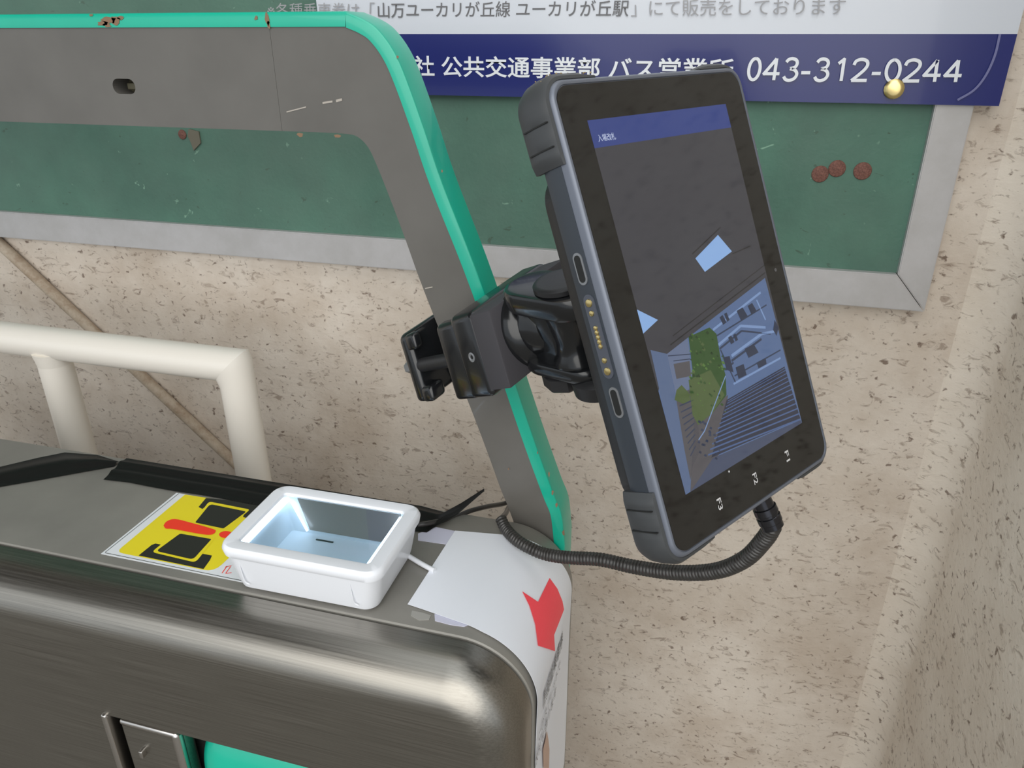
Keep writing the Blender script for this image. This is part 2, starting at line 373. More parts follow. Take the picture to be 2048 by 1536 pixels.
for ch, x0, x1 in (('0', 1496, 1519), ('4', 1528, 1557), ('3', 1568, 1594), ('-', 1602, 1620), ('3', 1630, 1656), ('1', 1674, 1684), ('2', 1704, 1735), ('-', 1743, 1761), ('0', 1771, 1799), ('2', 1807, 1840), ('4', 1848, 1879), ('4', 1890, 1921)):
    wmax = {'1': .3}.get(ch, .6); yb = 160 + (x0 - 1496) * 4.5 / 430
    for st_ in GL[ch]:
        P = [ppt(x0 + (x1 - x0) * u / wmax - 2 + 6.5 * v, yb - 43.5 * v) for u, v in st_]
        lft, rgt = [], []
        for i, p in enumerate(P):
            t_ = (P[min(i + 1, len(P) - 1)] - P[max(i - 1, 0)]).normalized() if len(st_) > 4 else None
            if t_ is None:
                continue
            n_ = Vector((-t_.z, 0, t_.x)) * 0.0017; lft.append(p + n_); rgt.append(p - n_)
        if lft:
            for i in range(len(lft) - 1): bm.faces.new([bm.verts.new(v) for v in (lft[i], rgt[i], rgt[i + 1], lft[i + 1])])
        else:
            for i, (p, q) in enumerate(zip(P, P[1:])):
                t_ = (q - p).normalized(); n_ = Vector((-t_.z, 0, t_.x)) * 0.0017; e0 = t_ * (0.0012 if i else 0); e1 = t_ * (0.0012 if i + 2 < len(P) else 0)
                up_ = Vector((0, -0.00003 * (i + 1), 0)); bm.faces.new([bm.verts.new(v + up_) for v in (p + n_ - e0, p - n_ - e0, q - n_ + e1, q + n_ + e1)])
link('phone_number', bm, M_INKW, po)
ptxt('lettering', '※各種乗車券は「', (535, 37), (748, 37), (534, 6), M_INKL)
ptxt('lettering', '山万ユーカリが丘線 ユーカリが丘駅', (756, 36), (1256, 33), (755, 5), M_INKG, bold=0.006)
ptxt('lettering', '」にて販売をしております', (1262, 33), (1690, 30), (1261, 0), M_INKL)
bm = bmesh.new()
arc = [at_y(q, PY - TYO) for q in ((2000, 68), (1990, 110), (1972, 150), (1948, 180), (1915, 200))]
arc = catmull(arc, 6)
for a, b in zip(arc, arc[1:]):
    d = (b - a).normalized(); n_ = Vector((d.z, 0, -d.x)) * 0.0012
    flat(bm, [a - n_, b - n_, b + n_, a + n_])
link('laminate_edge', bm, M_LAMI, po)
tack((1788, 178), PY - 0.0025, 0.0105, M_GOLD, 'shiny brass thumbtack pinning the navy band of the poster', tilt=-0.12)

# conduit, handrail
bm = bmesh.new()
c0, c1 = at_y((0, 488), WY - 0.010), at_y((448, 905), WY - 0.010); dv = (c1 - c0).normalized()
tube(bm, [c0 - dv * 0.5, c0 - dv * 0.1, c0, c1, c1 + dv * 0.55], 0.0095, 16)
tag(link('wall_conduit', bm, M_COND, None, 60), 'thin beige painted conduit running diagonally down the plaster wall', 'pipe')
hr = thing('handrail', 'cream painted tubular handrail standing between the gate and the wall', 'handrail')
RY, RZ, RR = 0.80, 1.046, 0.0238
xr = -0.612
bm = bmesh.new()
rings = []
n = 28
def ringpts(f): return [f(math.cos(2 * math.pi * k_ / n), math.sin(2 * math.pi * k_ / n)) for k_ in range(n)]
rings.append(ringpts(lambda c_, s_: Vector((-2.4, RY + RR * s_, RZ + RR * c_))))
rings.append(ringpts(lambda c_, s_: Vector((xr + RR * c_ - 0.004, RY + RR * s_, RZ + RR * c_ - 0.0))))
loft(bm, rings, True, False); 
rings = [ringpts(lambda c_, s_: Vector((xr + RR * c_ - 0.004, RY + RR * s_, RZ + RR * c_))), ringpts(lambda c_, s_: Vector((xr + RR * c_, RY + RR * s_, RZ + RR * c_ - 0.012))), ringpts(lambda c_, s_: Vector((xr + RR * c_, RY + RR * s_, 0.0)))]
link('top_rail', bm, M_RAIL, hr, 60)
bm = bmesh.new(); loft(bm, rings, False, True); link('post', bm, M_RAIL, hr, 60)
for px_ in (-0.921, -1.55, -2.2):
    bm = bmesh.new(); cyl(bm, (px_, RY, 0), (px_, RY, RZ - RR * 0.6), RR * 0.98, n=28)
    v_ = cyl(bm, (px_, RY, RZ - RR - 0.008), (px_, RY, RZ - RR * 0.5), RR * 0.98, RR * 1.12, n=28)
    link('post', bm, M_RAIL, hr, 60)

# ------------------------------------------------------------------ ticket gate
tg = thing('ticket_gate', 'stainless ticket gate body with a tall green edged hoop along its back', 'ticket gate')
GX0, GX1, GZ, GR = -1.395, -0.105, 1.0, 0.065
GY0, GY1 = 0.446, 0.617
def outline(d, n_=14):
    r = GR - d; pts = [(GX0 + d, 0.0)]
    for k_ in range(n_ + 1): a = math.radians(180 - 90 * k_ / n_); pts.append((GX0 + GR + r * math.cos(a), GZ - GR + r * math.sin(a)))
    for k_ in range(n_ + 1): a = math.radians(90 - 90 * k_ / n_); pts.append((GX1 - GR + r * math.cos(a), GZ - GR + r * math.sin(a)))
    pts.append((GX1 - d, 0.0)); return pts
bm = bmesh.new()
loft(bm, [[Vector((p[0], y, p[1])) for p in outline(d)] for (y, d) in ((GY0 + 0.0008, 0.006), (GY0 + 0.0008, 0.0012), (GY0 + 0.002, 0), (GY1 - 0.004, 0), (GY1 - 0.0012, 0.0012), (GY1, 0.004))])
link('cover', bm, M_COVER, tg, 35)
bm = bmesh.new(); R_ = 0.036; YS = 0.431
lv = [(GY0 + 0.004, 0.008), (GY0 - 0.0004, 0.008), (GY0 - 0.0008, 0.0022), (GY0 - 0.002, 0.001), (YS, 0.001)] + [(YS - R_ * math.sin(math.radians(a)), 0.001 + R_ * (1 - math.cos(math.radians(a)))) for a in range(9, 91, 9)]
loft(bm, [[Vector((p[0], y, p[1])) for p in outline(d)] for (y, d) in lv], False, False)
FRY = YS - R_
hx0, hx1, hz0, hz1 = at_y((203, 1425), FRY).x, -0.17, 0.60, at_y((340, 1463), FRY).z
inner = outline(0.001 + R_)
hole = [(hx0, hz0), (hx0, hz1), (hx1, hz1), (hx1, hz0)]
prism(bm, [inner, hole], lambda u, v: Vector((u, FRY, v)), None)
bmesh.ops.remove_doubles(bm, verts=bm.verts, dist=1e-5)
for a, b in zip(hole, hole[1:] + hole[:1]):   # folded edge of the opening
    bm.faces.new([bm.verts.new(p) for p in ((a[0], FRY, a[1]), (b[0], FRY, b[1]), (b[0], FRY + 0.03, b[1]), (a[0], FRY + 0.03, a[1]))])
link('front_shell', bm, M_STEEL, tg, 25)
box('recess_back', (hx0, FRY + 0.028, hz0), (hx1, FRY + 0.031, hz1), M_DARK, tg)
box('recess_lip', (hx0 + 0.0002, FRY - 0.003, hz0 - 0.01), (hx0 + 0.0065, FRY + 0.02, hz1 + 0.001), M_BRIGHT, tg, 0.002)
mx0, mx1 = at_y((232, 1440), FRY).x, at_y((352, 1470), FRY).x
box('metal_flap', (mx0, FRY + 0.002, hz0 + 0.03), (mx1, FRY + 0.022, hz1 - 0.005), M_STEEL, tg, 0.0045, 4)
box('flap_edge', (mx0 + .001, FRY + .0004, hz1 - .0115), (mx1 - .0005, FRY + .010, hz1 - .0042), M_BRIGHT, tg, 0.0034)
box('flap_edge', (mx1 - .0085, FRY - .0002, hz0 + .03), (mx1 + .0005, FRY + .010, hz1 - .0046), M_BRIGHT, tg, 0.0040)
box('flap_button', (mx0 + 0.02, FRY - 0.004, hz1 - 0.045), (mx0 + 0.024, FRY + 0.004, hz1 - 0.036), M_BRIGHT, tg, 0.001)
gx0 = at_y((372, 1500), FRY).x
bm = bmesh.new(); zc, rz = hz1 - 0.012 - 0.05, 0.05
prof = [(0, 0.0), (0.004, 0.014), (0.012, 0.024), (0.024, 0.030), (0.032, 0.031)]
loft(bm, [[Vector((gx0 + x, FRY + 0.03 - (0.026 + 0.0) * math.cos(a) * (0.4 + 0.6 * rr_ / 0.031) * (1 if math.cos(a) > 0 else 0.2), zc + (rz * (0.45 + 0.55 * rr_ / 0.031)) * math.sin(a))) for a in [2 * math.pi * k_ / 32 for k_ in range(32)]] for x, rr_ in prof + [(hx1 - gx0 - 0.004, 0.031)]])
link('green_guard', bm, M_GREEN, tg, 40)

# hoop
HY = 0.6185; HD = 0.036
hp = thing('guard_hoop', '', ''); del hp['label']; del hp['category']; hp.parent = tg
def hw(p): q = at_y(p, HY); return Vector((q.x, q.z))
o_px = [(690, 27), (727, 38), (755, 58), (785, 98), (810, 152), (848, 258), (885, 368), (967, 580), (1061, 860), (1105, 983), (1123, 1030), (1130, 1090)]
i_px = [(640, 265), (690, 268), (714, 274), (735, 295), (752, 330), (780, 400), (810, 480), (850, 590), (935, 803), (975, 908), (1001, 980), (1014, 1011), (1030, 1054)]
def smooth2(pts, k_=5):
    P = catmull([Vector((p[0], p[1], 0)) for p in pts], k_); return [Vector((p.x, p.y)) for p in P]
XM = -0.75
zt = (hw((0, 27)).y + hw((530, 25)).y) / 2; zin = hw((640, 265)).y
ow = [hw(p) for p in o_px]; ow[0].y = zt; ow = smooth2(ow)
iw = [hw(p) for p in i_px]; iw[0].y = zin; iw[1].y = min(iw[1].y, zin); iw = smooth2(iw)
ow.append(Vector((ow[-1].x, 0.55))); iw.append(Vector((iw[-1].x + 0.004, 0.94))); iw.append(Vector((iw[-1].x, 0.55)))
mir = lambda L: [Vector((2 * XM - p.x, p.y)) for p in L][::-1]
outer = mir(ow) + ow; innerp = mir(iw) + iw
def offset(path, d):
    out = []
    for i, p in enumerate(path):
        a = path[max(i - 1, 0)]; b = path[min(i + 1, len(path) - 1)]; tv = (b - a).normalized(); out.append(p + Vector((tv.y, -tv.x)) * d)
    return out
TR = 0.0115
o1 = offset(outer, TR)
seamx = hw((549, 150)).x
bm = bmesh.new()   # green edge trim: an open band with a rounded front edge
sec = [(0.0, 0.0016), (0.0006, 0.0005), (0.0018, 0.0)]
prof = [(TR, HY), (0.002, HY), (0.0006, HY + 0.0008), (0.0, HY + 0.0025), (0.0, HY + HD - 0.001), (0.001, HY + HD), (TR, HY + HD)]
rg = [[Vector((p.x, y, p.y)) for (p, (_, y)) in zip([offset(outer, d)[i] for d, _ in prof], prof)] for i in range(0)] 
offs = [(offset(outer, d), y) for d, y in prof]
for (pa, ya), (pb, yb) in zip(offs, offs[1:] + offs[:1]):
    for i in range(len(outer) - 1):
        bm.faces.new([bm.verts.new(v) for v in (Vector((pa[i].x, ya, pa[i].y)), Vector((pa[i + 1].x, ya, pa[i + 1].y)), Vector((pb[i + 1].x, yb, pb[i + 1].y)), Vector((pb[i].x, yb, pb[i].y)))])
bmesh.ops.remove_doubles(bm, verts=bm.verts, dist=1e-6)
link('edge_trim', bm, M_GREEN, hp, 35)
def panel(x0, x1, holes=()):
    """slice of the grey panel between x0 and x1, cut at the top bar only"""
    o_ = [p for p in o1 if x0 <= p.x <= x1]; i_ = [p for p in innerp if x0 <= p.x <= x1]
    # walk in order; add cut points on the top bar
    zo, zi_ = zt - TR, zin
    loop = []
    if x0 > -5: loop += [(x0, zi_), (x0, zo)]
    loop += [(p.x, p.y) for p in o_]
    if x1 < 5: loop += [(x1, zo), (x1, zi_)]
    loop += [(p.x, p.y) for p in i_[::-1]]
    b_ = bmesh.new(); prism(b_, [loop] + list(holes), lambda u, v: Vector((u, HY + 0.0012, v)), lambda u, v: Vector((u, HY + HD - 0.003, v))); return b_
sc_ = hw((246, 173)); e0, e1 = hw((224, 172)), hw((269, 174))
slot = rr((e1.x - e0.x) / 2, 0.0066, 0.0064, 5, sc_.x, sc_.y)
link('panel_section', panel(seamx + 0.00012, 9), M_GPANEL, hp)
# left section: its outline runs round the far leg
link('panel_section', panel(-9, seamx - 0.00012, [slot]), M_GPANEL, hp)
bm = bmesh.new(); rbox(bm, (sc_.x - 0.006, HY + 0.012, sc_.y - 0.0035), (sc_.x + 0.008, HY + 0.02, sc_.y + 0.0025), 0.001)
rbox(bm, (sc_.x - 0.013, HY + 0.022, sc_.y - 0.008), (sc_.x + 0.013, HY + 0.026, sc_.y + 0.008), 0)
link('slot_latch', bm, mat('dull_latch', (92, 88, 70), 0.5, 0.4), hp)
# rust blooms and scratches on the hoop (raised flakes)
def blob(bm, p, rx, rz, y, n_=14, jag=0.35):
    c_ = at_y(p, y); flat(bm, [Vector((c_.x + rx * math.cos(2 * math.pi * k_ / n_) * (1 + random.uniform(-jag, jag)), y, c_.z + rz * math.sin(2 * math.pi * k_ / n_) * (1 + random.uniform(-jag, jag)))) for k_ in range(n_)])
bm = bmesh.new()
for (p, a, b) in (((205, 47), .006, .0022), ((218, 40), .008, .003), ((232, 42), .005, .0035), ((214, 50), .004, .002), ((240, 36), .004, .0015), ((182, 30), .002, .001), ((512, 36), .0016, .0016), ((534, 38), .0017, .005), ((537, 50), .0016, .0025), ((884, 342), .0008, .0012), ((795, 114), .0012, .001)):
    bm = bmesh.new(); blob(bm, p, a, b, HY - 0.0004); link('rust_flake', bm, M_FLAKE, hp)
M_SCR = mat('bare_scratch', (176, 168, 158), 0.5)
for (p, q, w_) in (((573, 224), (612, 214), .0005), ((645, 206), (665, 203), .0008), ((672, 202), (684, 199), .0010), ((850, 577), (865, 574), .0005)):
    a, b = at_y(p, HY + 0.0008), at_y(q, HY + 0.0008); bm = bmesh.new(); flat(bm, [a - ZV * w_, b - ZV * w_, b + ZV * w_, a + ZV * w_]); link('paint_scratch', bm, M_SCR, hp)
bm = bmesh.new()
crk = [(988, 797), (1003, 832), (1012, 842), (1022, 872), (1030, 890), (1036, 915)]
for p, q in zip(crk, crk[1:]):
    a, b = at_y(p, HY + 0.0008), at_y(q, HY + 0.0008); v_ = Vector((0.0006, 0, 0)); flat(bm, [a - v_, b - v_, b + v_, a + v_])
bmesh.ops.remove_doubles(bm, verts=bm.verts, dist=0.0013); link('paint_scratch', bm, M_SCR, hp)
bm = bmesh.new()
for (p, a, b) in (((1105, 985), .0011, .003), ((1113, 1010), .0012, .0028), ((1127, 1065), .0014, .0035), ((1098, 948), .0008, .003), ((1075, 905), .0006, .0015), ((600, 270), .003, .0016), ((675, 272), .003, .0016), ((1017, 938), .0007, .0012)):
    bm = bmesh.new(); blob(bm, p, a, b, HY - 0.0003); link('rust_flake', bm, M_FLAKE, hp)

# ------------------------------------------------------------------ things lying on the gate
def top(p, z=GZ): q = at_z(p, z); return Vector((q.x, q.y, z))
st = thing('warning_sticker', 'yellow and white warning sticker with a red exclamation mark beside the scanner', 'sticker')
Z1 = GZ + 0.0004
s00 = top((202, 1108)); s01 = top((352, 986))
bm = bmesh.new(); rbox(bm, (s00.x, s00.y, GZ + 0.0), (-0.30, s01.y, Z1)); link('backing', bm, M_STKW, st)
bm = bmesh.new()
def sp(pts, mi, lay): flat(bm, [top(p, Z1 + 0.0001 * lay) for p in pts], mi)
def rounded(pts, rad=0.35):
    out = []
    for i, p in enumerate(pts):
        a = Vector(pts[i - 1]); b = Vector(p); c_ = Vector(pts[(i + 1) % len(pts)])
        rr_ = rad if isinstance(rad, (int, float)) else rad[i]
        p1 = b + (a - b).normalized() * rr_; p2 = b + (c_ - b).normalized() * rr_
        for s in (0, .25, .5, .75, 1): out.append(tuple((1 - s) ** 2 * p1 + 2 * s * (1 - s) * b + s * s * p2))
    return out
sp(rounded([(232, 1104), (370, 989), (560, 1018), (428, 1144)], [14, 2, 2, 22]), 1, 1)
sp([(277, 1111), (303, 1090), (311, 1087), (326, 1090), (319, 1096), (398, 1113), (403, 1107), (424, 1111), (420, 1120), (407, 1138)], 2, 2)
sp(rounded([(356, 1062), (430, 1076), (391, 1125), (303, 1104)], [8, 3, 9, 9]), 1, 3)
sp(rounded([(360, 1067), (423, 1078), (386, 1119), (312, 1102)], [4, 2, 8, 8]), 2, 4)
sp([(412, 996), (397, 1014), (405, 1018), (421, 1004), (492, 1018), (486, 1034), (500, 1038), (560, 1010)], 2, 2)
sp(rounded([(418, 1003), (500, 1019), (452, 1060), (385, 1046)], [6, 5, 3, 3]), 1, 3)
sp(rounded([(420, 1008), (493, 1023), (447, 1057), (390, 1045)], [7, 5, 3, 3]), 2, 4)
sp(catmull_px := [(v.x, v.y) for v in catmull([Vector((x, y, 0)) for x, y in [(327, 1051), (333, 1043), (350, 1038), (384, 1046), (426, 1058), (431, 1063), (423, 1069), (402, 1068), (347, 1058), (332, 1057), (327, 1051)]], 4)][:-1], 3, 5)
sp([(452 + 14 * math.cos(a), 1069 + 7 * math.sin(a)) for a in [2 * math.pi * k_ / 16 for k_ in range(16)]], 3, 5)
for seg in (((205, 1106), (353, 988), 1.0), ((205, 1107), (480, 1163), 0.9)):
    a, b = top(seg[0], Z1 + 0.0002), top(seg[1], Z1 + 0.0002); a, b = a + Vector((0.0016, 0.0016, 0)), b + Vector((0.0016, 0.0016, 0)); d_ = (b - a).normalized(); n_ = Vector((-d_.y, d_.x, 0)) * 0.0003
    flat(bm, [a - n_, b - n_, b + n_, a + n_], 2)
for a, b in (((444, 1146), (454, 1132)), ((451, 1147), (461, 1133)), ((450, 1134), (463, 1131)), ((452, 1147), (463, 1145))):
    A, B = top(a, Z1 + 0.0003), top(b, Z1 + 0.0003); d_ = (B - A).normalized(); n_ = Vector((-d_.y, d_.x, 0)) * 0.0004
    flat(bm, [A - n_, B - n_, B + n_, A + n_], 3)
link('print', bm, None, st, mats=[M_STKW, M_STKY, M_STKK, M_STKR])

# black tape over the cable along the back edge, and the crossing tape
def ribbon(name, lines, m, label, cat, bulge, th=0.0007, nw=14):
    """lines: list of (near point, far point) across the ribbon"""
    bm = bmesh.new(); rows = []
    for a, b in lines:
        a, b = Vector(a), Vector(b); row = []
        for j in range(nw + 1):
            s = j / nw; p = a.lerp(b, s); p.z += th + sum(h_ * math.exp(-((s - c_) / wd) ** 2) for c_, wd, h_ in bulge); row.append(bm.verts.new(p))
        rows.append(row)
    for r0, r1 in zip(rows, rows[1:]):
        for j in range(nw): bm.faces.new((r0[j], r0[j + 1], r1[j + 1], r1[j]))
    bmesh.ops.solidify(bm, geom=bm.faces[:], thickness=0.0006)
    return tag(link(name, bm, m, None, 50), label, cat)
y0t = top((352, 983)).y
q0, q1 = top((207, 960)), top((237, 932))
lines = [((q0.x, q0.y, GZ), (q1.x - 0.003, 0.6155, GZ))]
for x in [-0.60 + 0.03 * i for i in range(12)]: lines.append(((x, y0t + 0.0008 * math.sin(x * 60), GZ), (x, 0.6155, GZ)))
t1 = at_y((889, 1026), 0.600); t2 = at_y((924, 1007), 0.598); tip = at_y((969, 984), 0.585)
lines += [((-0.2475, 0.573, GZ), (-0.2475, 0.612, GZ)), (tuple(at_z((872, 1053), GZ + 0.002)), tuple(t1)), (tuple(at_y((915, 1030), 0.59)), tuple(t2)), (tuple(tip - Vector((0.001, 0, 0.0006))), tuple(tip))]
ribbon('black_tape', lines, M_TAPE, 'black tape strip along the back edge of the gate, its end sticking up', 'tape', [(0.35, 0.10, 0.0022), (0.72, 0.12, 0.0035)])
cr_l = [((-0.95, 0.447 - 0.08, GZ), (-0.99, 0.40, GZ)), ((-0.82, 0.456, GZ), (-0.855, 0.492, GZ)), (tuple(top((0, 975))), tuple(top((0, 935)))), (tuple(top((75, 962))), tuple(top((75, 917)))), (tuple(top((140, 950))), tuple(top((130, 906)))), (tuple(top((190, 941))), tuple(top((195, 911)))), (tuple(top((229, 934))), tuple(top((243, 926))))]
cr_l = cr_l[1:]
ribbon('black_tape', cr_l, M_TAPE, 'black taped cable crossing the gate top diagonally at the left', 'tape', [(0.5, 0.28, 0.004)])

# cables
tn = thing('spiral_cable', 'black spiral wrapped cable drooping from the tablet to the green hoop', 'cable')
cp = [((1001, 1036), .600), ((1012, 1058), .590), ((1032, 1079), .575), ((1058, 1095), .566), ((1090, 1108), .56), ((1135, 1115), .552), ((1200, 1119), .542), ((1270, 1134), .53), ((1350, 1145), .513), ((1430, 1142), .495), ((1490, 1118), .481), ((1530, 1077), .470), ((1545, 1052), .464)]
dense = catmull([at_y(p, y) for p, y in cp], 60)
# resample evenly
L = [0.0]
for a, b in zip(dense, dense[1:]): L.append(L[-1] + (b - a).length)
tot = L[-1]; step = 0.00055; N = int(tot / step); pts = []; j = 0
for i in range(N + 1):
    s = tot * i / N
    while j < len(L) - 2 and L[j + 1] < s: j += 1
    f = (s - L[j]) / max(L[j + 1] - L[j], 1e-9); pts.append(dense[j].lerp(dense[j + 1], f))
bm = bmesh.new(); pitch = 0.0034
tube(bm, pts, lambda i: (0.0056 + 0.0006 * min(1, i / N * 1.3)) + 0.0016 * (abs(math.sin(math.pi * i * tot / N / pitch)) ** 0.6 - 0.75), 20)
link('corrugated_sleeve', bm, M_CABLE, tn, 80)
def T(a, b, c_): return TO + TW * a + TH_ * b + TN * c_
e_ = pts[-1]; s_ = T(0.0125, -0.1400, -0.010); dd = (e_ - s_)
bm = bmesh.new(); ln = dd.length
lathe(bm, s_ + dd * 0.02, dd, [(0, .0070), (ln * .40, .0072), (ln * .42, .0082), (ln * .58, .0084), (ln * .60, .0076), (ln * .66, .0076), (ln * .68, .0084), (ln * .84, .0084), (ln * .86, .0078), (ln * 1.0, .0078), (ln * 1.03, .006)], 24)
link('plug', bm, M_CHROME, tn, 40)
loop = [at_y((1003, 1036), .603), at_y((1012, 1026), .63), at_y((1018, 1014), .660), at_y((1030, 1006), .672), at_y((1020, 1003), .676), at_y((1005, 1008), .668), at_y((975, 1013), .645), at_y((940, 1022), .622), at_y((905, 1036), .606), at_z((860, 1046), GZ + 0.005), at_z((835, 1050), GZ + 0.006)]
bm = bmesh.new(); tube(bm, catmull(loop, 10), 0.0026, 12)
link('inner_lead', bm, M_CABLE, tn, 70)
bm = bmesh.new(); tube(bm, catmull([at_z((812, 1109), GZ + 0.003), at_z((840, 1126), GZ + 0.003), at_z((860, 1137), GZ + 0.003), at_z((869, 1141), GZ + 0.0028)], 8), 0.0024, 12)
tag(link('white_cable', bm, M_WHITEP, None, 70), 'short white cable running from the scanner to under the paper', 'cable')

# ---- paper over the rounded end
PR = [(-0.30, GZ)] + [p for p in outline(0)[16:-1]] + [(GX1, 0.45)]
PO = 0.0012
def prof_pt(s, off=PO):
    """point and normal at arc length s (0 at x=-0.223) along the cover profile"""
    x = -0.223 + s; xc = GX1 - GR; zc_ = GZ - GR; R2 = GR + off
    if x <= xc: return Vector((x, 0, GZ + off))
    a = (x - xc) / GR
    if a <= math.pi / 2: return Vector((xc + R2 * math.sin(a), 0, zc_ + R2 * math.cos(a)))
    return Vector((GX1 + off, 0, zc_ - (a - math.pi / 2) * GR))
def prof_hit(p, off=PO):
    d_ = ray(p); best = None; ss = [i * 0.002 for i in range(260)]
    for s0, s1 in zip(ss, ss[1:]):
        A, B = prof_pt(s0, off), prof_pt(s1, off); e = B - A; nrm = Vector((-e.z, 0, e.x)); den = d_.dot(nrm)
        if abs(den) < 1e-9: continue
        t_ = (A - CAM).dot(nrm) / den; X = CAM + d_ * t_; f = (X - A).dot(e) / e.dot(e)
        if -0.01 <= f <= 1.01 and 0.3 < X.y < 0.8:
            if best is None or t_ < best[0]: best = (t_, s0 + f * (s1 - s0), X.y)
    return (best[1], best[2]) if best else None
def edge_front(s): return 0.4705 - 0.013 * min(s / 0.07, 1) - 0.004 * min(max((s - 0.07) / 0.08, 0), 1)
def edge_back(s): return 0.583 + 0.018 * min(s / 0.15, 1)
def sheet_lift(s, f=0.5): return PO + 0.0010 * math.exp(-((s - 0.12) / 0.06) ** 2) + 0.00035 * math.sin(7 * f + s * 20) * min(1, s * 10)
bm = bmesh.new(); NS, NJ = 110, 12; lay = []
for th_ in (0.0, -0.0003):
    rows = []
    for i in range(NS + 1):
        s = 0.0037 * i; row = []
        for j in range(NJ + 1):
            f = j / NJ; q = prof_pt(s + 0.004 * (f - 0.5) * max(0, 1 - i / 4), sheet_lift(s, f) + th_)
            q.y = edge_front(s) * (1 - f) + edge_back(s) * f; row.append(bm.verts.new(q))
        rows.append(row)
    for r0, r1 in zip(rows, rows[1:]):
        for j in range(NJ): bm.faces.new((r0[j], r0[j + 1], r1[j + 1], r1[j]))
    lay.append(rows)
A, B = lay
for i in range(NS):
    for j in (0, NJ): bm.faces.new((A[i][j], A[i + 1][j], B[i + 1][j], B[i][j]))
for j in range(NJ):
    for i in (0, NS): bm.faces.new((A[i][j], A[i][j + 1], B[i][j + 1], B[i][j]))
pn = link('notice_sheet', bm, M_PAPER, None, 60)
tag(pn, 'white paper sheet with a red arrow bent over the rounded end of the gate', 'paper sheet')
def on_paper(bm, pxs, mi, off=0.0045, sub=6):
    """project an outline on the sheet, subdivided so that it follows the bend"""
    P = []
    for a, b in zip(pxs, pxs[1:] + pxs[:1]):
        for k_ in range(sub): P.append(prof_hit((a[0] + (b[0] - a[0]) * k_ / sub, a[1] + (b[1] - a[1]) * k_ / sub)))
    P = [p for p in P if p]
    b2 = bmesh.new()
    tr = tessellate_polygon([[Vector((p[0], p[1], 0)) for p in P]]); V = [b2.verts.new((p[0], p[1], 0)) for p in P]
    for t3 in tr:
        try: b2.faces.new([V[i] for i in t3])
        except ValueError: pass
    s_lo, s_hi = min(p[0] for p in P), max(p[0] for p in P); s = s_lo + 0.003
    while s < s_hi:
        bmesh.ops.bisect_plane(b2, geom=b2.verts[:] + b2.edges[:] + b2.faces[:], plane_co=(s, 0, 0), plane_no=(1, 0, 0)); s += 0.004
    mp = {}
    for v in b2.verts:
        sv = v.co.x; lift = sheet_lift(sv) + 0.0007
        q = prof_pt(sv, lift); q.y = v.co.y; mp[v] = bm.verts.new(q)
    for f in b2.faces:
        nf = bm.faces.new([mp[v] for v in f.verts]); nf.material_index = mi
    b2.free()
bm = bmesh.new()
on_paper(bm, [(1043, 1184), (1074, 1205), (1097, 1157), (1112, 1178), (1122, 1203), (1125, 1219), (1105, 1270), (1107, 1302), (1073, 1292), (1068, 1250), (1057, 1213)], 0)
link('red_arrow', bm, M_ARROW, pn)
# rows of small print on the end face, running away from the camera
def end_text(body, p0, p1, hgt, m, bold=0.0):
    X_ = GX1 + PO + 0.0013; a, b = at_x(p0, X_), at_x(p1, X_); a.z = b.z = (a.z + b.z) / 2
    place_text('lettering', body, a, b - a, Vector((0, 0, hgt)), m, pn, bold=bold)
end_text('顔認証乗車券', (1087, 1412), (1125, 1300), 0.022, M_INKK, 0.01)
end_text('このタブレットで', (1078, 1470), (1120, 1350), 0.013, M_INKK)
end_text('改札を通ります', (1070, 1528), (1112, 1400), 0.013, M_INKK)
bm = bmesh.new()
hd = [(1087, 1536), (1086, 1500), (1091, 1478), (1094, 1462), (1097, 1480), (1099, 1500), (1098, 1536)]
X_ = GX1 + PO + 0.0014; flat(bm, [at_x(p, X_) for p in hd]); link('printed_hand', bm, M_SKIN, pn)
# older sheets and residues under it
bm = bmesh.new(); prism(bm, [[top(p).to_2d()[:] for p in ((836, 1081), (836, 1068), (872, 1055), (935, 1068), (925, 1080), (905, 1091))]], lambda u, v: Vector((u, v, GZ)), lambda u, v: Vector((u, v, GZ + 0.0006)))
tag(link('paper_slip', bm, M_PAPER2), 'lilac paper slip lying between the scanner and the white sheet', 'paper slip')
bm = bmesh.new(); prism(bm, [[top(p).to_2d()[:] for p in ((869, 1229), (905, 1235), (938, 1250), (928, 1254), (900, 1250), (870, 1242))]], lambda u, v: Vector((u, v, GZ)), lambda u, v: Vector((u, v, GZ + 0.0006)))
tag(link('paper_remnant', bm, M_PAPER2), 'torn pale sticker remnant poking out under the front edge of the sheet', 'paper remnant')
bm = bmesh.new(); prism(bm, [[top(p).to_2d()[:] for p in ((824, 1222), (845, 1226), (862, 1232), (858, 1240), (838, 1241), (822, 1232))]], lambda u, v: Vector((u, v, GZ)), lambda u, v: Vector((u, v, GZ + 0.0006)))
tag(link('tape_residue', bm, mat('tape_residue', (160, 158, 152), 0.3)), 'greyish tape residue on the gate top right of the scanner', 'tape residue')

